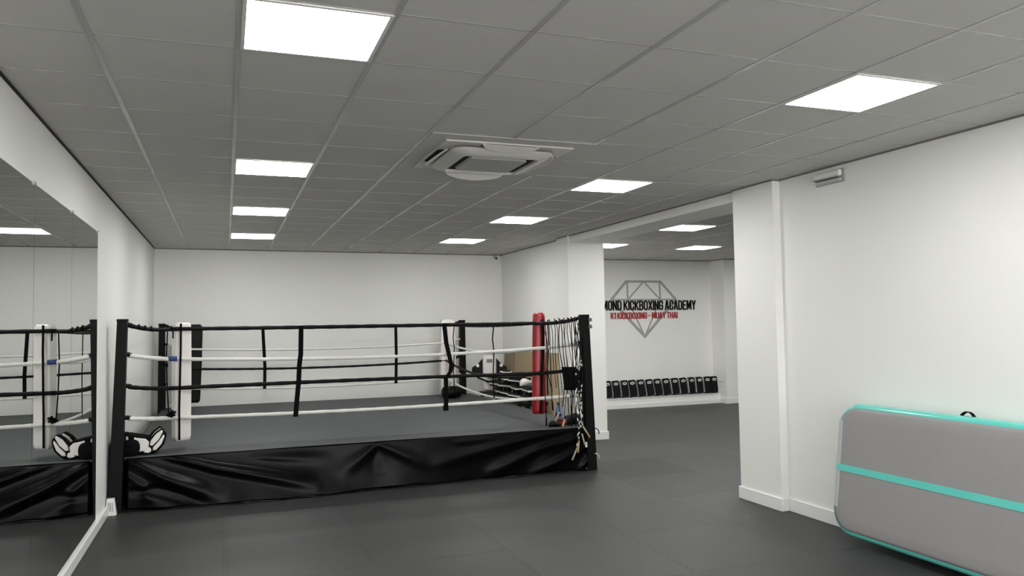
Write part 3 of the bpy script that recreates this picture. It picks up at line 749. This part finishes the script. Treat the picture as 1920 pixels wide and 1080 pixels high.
# gloves and small pad on the corner
def glove(loc, rz, lab, mt, s=1.0):
    t_ = thing('boxing_glove', loc, lab, 'boxing glove'); t_.rotation_euler = (0, 0, rz)
    m = MB(); rings = []
    for x, hw, h in ((-.07, .038, .06), (-.03, .042, .07), (.02, .055, .095), (.07, .062, .11), (.11, .055, .105), (.14, .035, .075), (.155, .012, .04)):
        rings.append([V(x*s, hw*s*math.cos(a), h*s/2*(1+math.sin(a))) for a in [2*math.pi*k/16 for k in range(16)]])
    m.loft(rings); m.build('mitt', mt, t_, local=True)
    m = MB(); m.tube([(-.01*s, .05*s, .05*s), (.04*s, .075*s, .06*s), (.08*s, .072*s, .062*s)], [.022*s, .026*s, .018*s], 10); m.build('thumb', mt, t_, local=True)
    m = MB(); rings = []
    for x, hw, h in ((-.14, .040, .07), (-.075, .041, .066)):
        rings.append([V(x*s, hw*s*math.cos(a), h*s/2*(1+math.sin(a))) for a in [2*math.pi*k/16 for k in range(16)]])
    m.loft(rings); m.build('cuff', M_redblack if mt is M_blackpad else M_blackpad, t_, local=True)
    return t_
glove((3.77, 5.35, RZ+.001), math.radians(20), 'black boxing glove on the ring corner beside right post', M_blackpad, 1.15)
glove((3.56, 5.25, RZ+.001), math.radians(170), 'flat black glove with red cuff on ring edge below the red pad', M_blackpad, .62)
tg = thing('small_white_tag', (3.835, 5.09, .27), 'tiny white tag hanging on the skirt below right post', 'tag')
MB().box(3.825, 3.85, 5.045, 5.05, .27, .33, bev=.002, seg=1).build('card', M_whiteP, tg)
MB().tube([(3.837, 5.047, .33), (3.84, 5.06, .45), (3.85, 5.07, .52)], .002, 5).build('string', M_blackrope, tg)
# ties at the right corner of the skirt
for zz in (.47, .18):
    m = MB().tube([(3.955, 5.07, zz+.01), (3.985, 5.06, zz), (4.005, 5.06, zz-.02), (4.01, 5.06, zz-.06)], .006, 6); m.build('skirt_tie', M_blackfab if zz > .3 else M_whiterope, ring)

# ------------------------------------------------------------------ bag in the far corner of the ring
m = MB(); rings = []
for x, k in ((-.16, .5), (-.14, .85), (-.05, 1), (.06, 1), (.14, .85), (.16, .5)):
    rings.append([V(3.42+x, 9.22+.11*k*math.cos(a), RZ+.10+.10*k*math.sin(a)+(1-k)*.0) for a in [2*math.pi*q/18 for q in range(18)]])
gb = thing('gym_bag', (3.52, 9.22, RZ), 'dark gym bag on the ring floor under the back right corner', 'bag')
m.loft(rings); m.build('body', M_blackpad, gb)
MB().tube([(3.34, 9.12, RZ+.18), (3.38, 9.10, RZ+.27), (3.46, 9.10, RZ+.27), (3.50, 9.12, RZ+.18)], .009, 6).build('handle', M_greyfab, gb)

# ------------------------------------------------------------------ storage between the ring and the right wall
bench = thing('storage_bench', (4.27, 8.55, 0), 'low black storage bench between ring and right wall', 'bench')
MB().box(4.02, 4.36, 7.38, 9.60, .50, .56, bev=.008).build('top', M_blackpad, bench)
for yy in (7.43, 8.45, 9.55):
    for xx in (4.06, 4.32): MB().box(xx-.025, xx+.025, yy-.025, yy+.025, 0, .50).build('leg', M_black, bench)
MB().box(4.03, 4.35, 7.40, 9.58, .18, .22).build('shelf', M_black, bench)
def thai_pad(loc, rz, lab, tilt=(0, 0)):
    t_ = thing('thai_pad', loc, lab, 'training pad', 'black and white thai pads stacked on the bench'); t_.rotation_euler = (tilt[0], tilt[1], rz)
    m = MB(); m.box(-.19, .19, -.095, .095, 0, .085, bev=.02, seg=3); m.build('body', M_blackpad, t_, local=True)
    m = MB(); m.box(-.1925, .1925, -.0975, .0975, .022, .058, bev=.012, seg=2); m.build('white_band', M_whitestripe, t_, local=True)
    for xx in (-.09, .07):
        m = MB().ribbon([(xx, -.05, .083), (xx, -.03, .105), (xx, .03, .105), (xx, .05, .083)], (1, 0, 0), .035, .005)
        m.build('forearm_strap', M_blackfab, t_, local=True)
    m = MB().tube([(.14, -.035, .083), (.14, -.03, .11), (.14, .03, .11), (.14, .035, .083)], .010, 8); m.build('grip', M_whitestripe, t_, local=True)
    return t_
TP = None
piles = [(4.18, 8.10, [6, -8, 12]), (4.20, 8.62, [0, 15, -10]), (4.22, 9.10, [-12, 8]), (4.19, 7.62, [5, -6]), ]
lab_t = ['bottom', 'second', 'third', 'top']; where = ['in the middle pile', 'in the pile below the belly protector', 'in the pile nearest the back wall', 'in the pile behind the red pad']
for pi, (x, y, rots) in enumerate(piles):
    for i, a in enumerate(rots):
        lv = 'top' if i == len(rots)-1 else lab_t[i]
        lab = 'black white-banded thai pad, %s %s' % (lv, where[pi]); loc = (x+.012*((i*7+pi) % 3-1), y, .561+i*.113); rz = math.radians(90+a)
        if TP is None: TP = thai_pad(loc, rz, lab)
        else: dup(TP, loc, (0, 0, rz), lab)
# belly protector standing on the bench
bp_ = thing('belly_protector', (4.34, 9.62, .56), 'white and black belly protector with dark square patch standing behind pads', 'body protector')
m = MB(); rings = []
for t2, d in ((0, .02), (.02, 0), (.07, 0), (.095, .03)):
    rings.append([V(x, -t2, z) for x, z in rrect(-.115+d, .115-d, d, .60-d, .05)])
m.loft(rings); pr1 = m.build('front_panel', M_whitepad, bp_, local=True)
m = MB().box(-.05, .05, -.101, -.096, .475, .535); m.build('patch', M_greyline, bp_, local=True)
for sg in (-1, 1):
    m = MB(); m.prism([(sg*.11, .56), (sg*.20, .46), (sg*.30, .40), (sg*.30, .25), (sg*.11, .25)], 1, -.055, -.02); m.build('side_wing', M_blackpad, bp_, local=True)
    MB().tube([(sg*.20, -.07, .43), (sg*.20, -.045, .43)], .028, 12).build('buckle', M_whiteP, bp_, local=True)
m = MB().tube([(-.28, -.07, .36), (-.20, -.12, .22), (0, -.15, .14), (.20, -.12, .20), (.28, -.07, .34)], .014, 8); m.build('strap', M_blackfab, bp_, local=True)
bp_.rotation_euler = (math.radians(-6), 0, math.radians(-16)); bp_.location = (4.18, 9.50, .565)
# white curved shields lying in the pile
for i, (x, y, z, a, lab) in enumerate(((4.15, 9.30, .80, 20, 'curved white and black target mitt on the rearmost pile of pads'), (4.16, 8.62, .905, -10, 'curved white and black target mitt on top of the pads under the belly protector'),
                                      (4.16, 7.98, .905, 30, 'curved white and black target mitt on the middle pile, by the cardboard'))):
    fm = thing('focus_mitt', (x, y, z), lab, 'focus mitt', 'target mitts lying on the pads'); fm.rotation_euler = (0, 0, math.radians(a))
    m = MB(); rings = []
    for t2, k in ((0, .8), (.008, .95), (.03, 1), (.045, .9)):
        rings.append([V(.09*k*math.cos(b), .12*k*math.sin(b), t2+.9*(.09*math.cos(b))**2*2) for b in [2*math.pi*q/24 for q in range(24)]])
    m.loft(rings); m.build('target', M_blackpad, fm, local=True)
    m = MB(); pts = [V(.088*math.cos(b), .118*math.sin(b), .022+.9*(.09*math.cos(b))**2*2) for b in [2*math.pi*q/24 for q in range(25)]]
    m.tube(pts, .013, 8); m.build('rim', M_whitestripe, fm, local=True)
# white gloves
glove((4.13, 7.58, .79), math.radians(200), 'white boxing glove on the pads just left of the red corner pad', M_whitepad, 1.0)
# cardboard
cb = thing('cardboard_sheet', (4.55, 8.5, 0), 'large brown cardboard box flattened and leaning on right wall', 'cardboard')
m = MB().loft([[V(4.50, 7.55, .03), V(4.50, 9.30, .03), V(4.53, 9.30, .03), V(4.53, 7.55, .03)], [V(4.58, 7.55, 1.25), V(4.58, 9.30, 1.25), V(4.61, 9.30, 1.25), V(4.61, 7.55, 1.25)]], smooth=False)
m.xf(Matrix.Identity(4)); m.build('front_panel', M_card, cb)
m = MB().loft([[V(4.50, 9.31, .03), V(4.49, 9.78, .03), V(4.52, 9.80, .03), V(4.53, 9.31, .03)], [V(4.58, 9.31, 1.25), V(4.56, 9.78, 1.25), V(4.59, 9.80, 1.25), V(4.61, 9.31, 1.25)]], smooth=False)
m.build('folded_flap', M_card2, cb)  # angled flap catches less light; that shade is put into its colour
m = MB().loft([[V(4.36, 7.20, 0), V(4.36, 7.34, 0), V(4.45, 7.34, 0), V(4.45, 7.20, 0)], [V(4.37, 7.20, 1.24), V(4.37, 7.34, 1.24), V(4.46, 7.34, 1.24), V(4.46, 7.20, 1.24)]], smooth=False)
bx_ = thing('cardboard_box', (4.41, 7.27, 0), 'tall narrow brown cardboard box standing right of the red corner pad', 'cardboard box')
m.build('carton', M_card, bx_)
MB().box(4.358, 4.462, 7.262, 7.278, .2, 1.243).build('tape', M_card2, bx_)
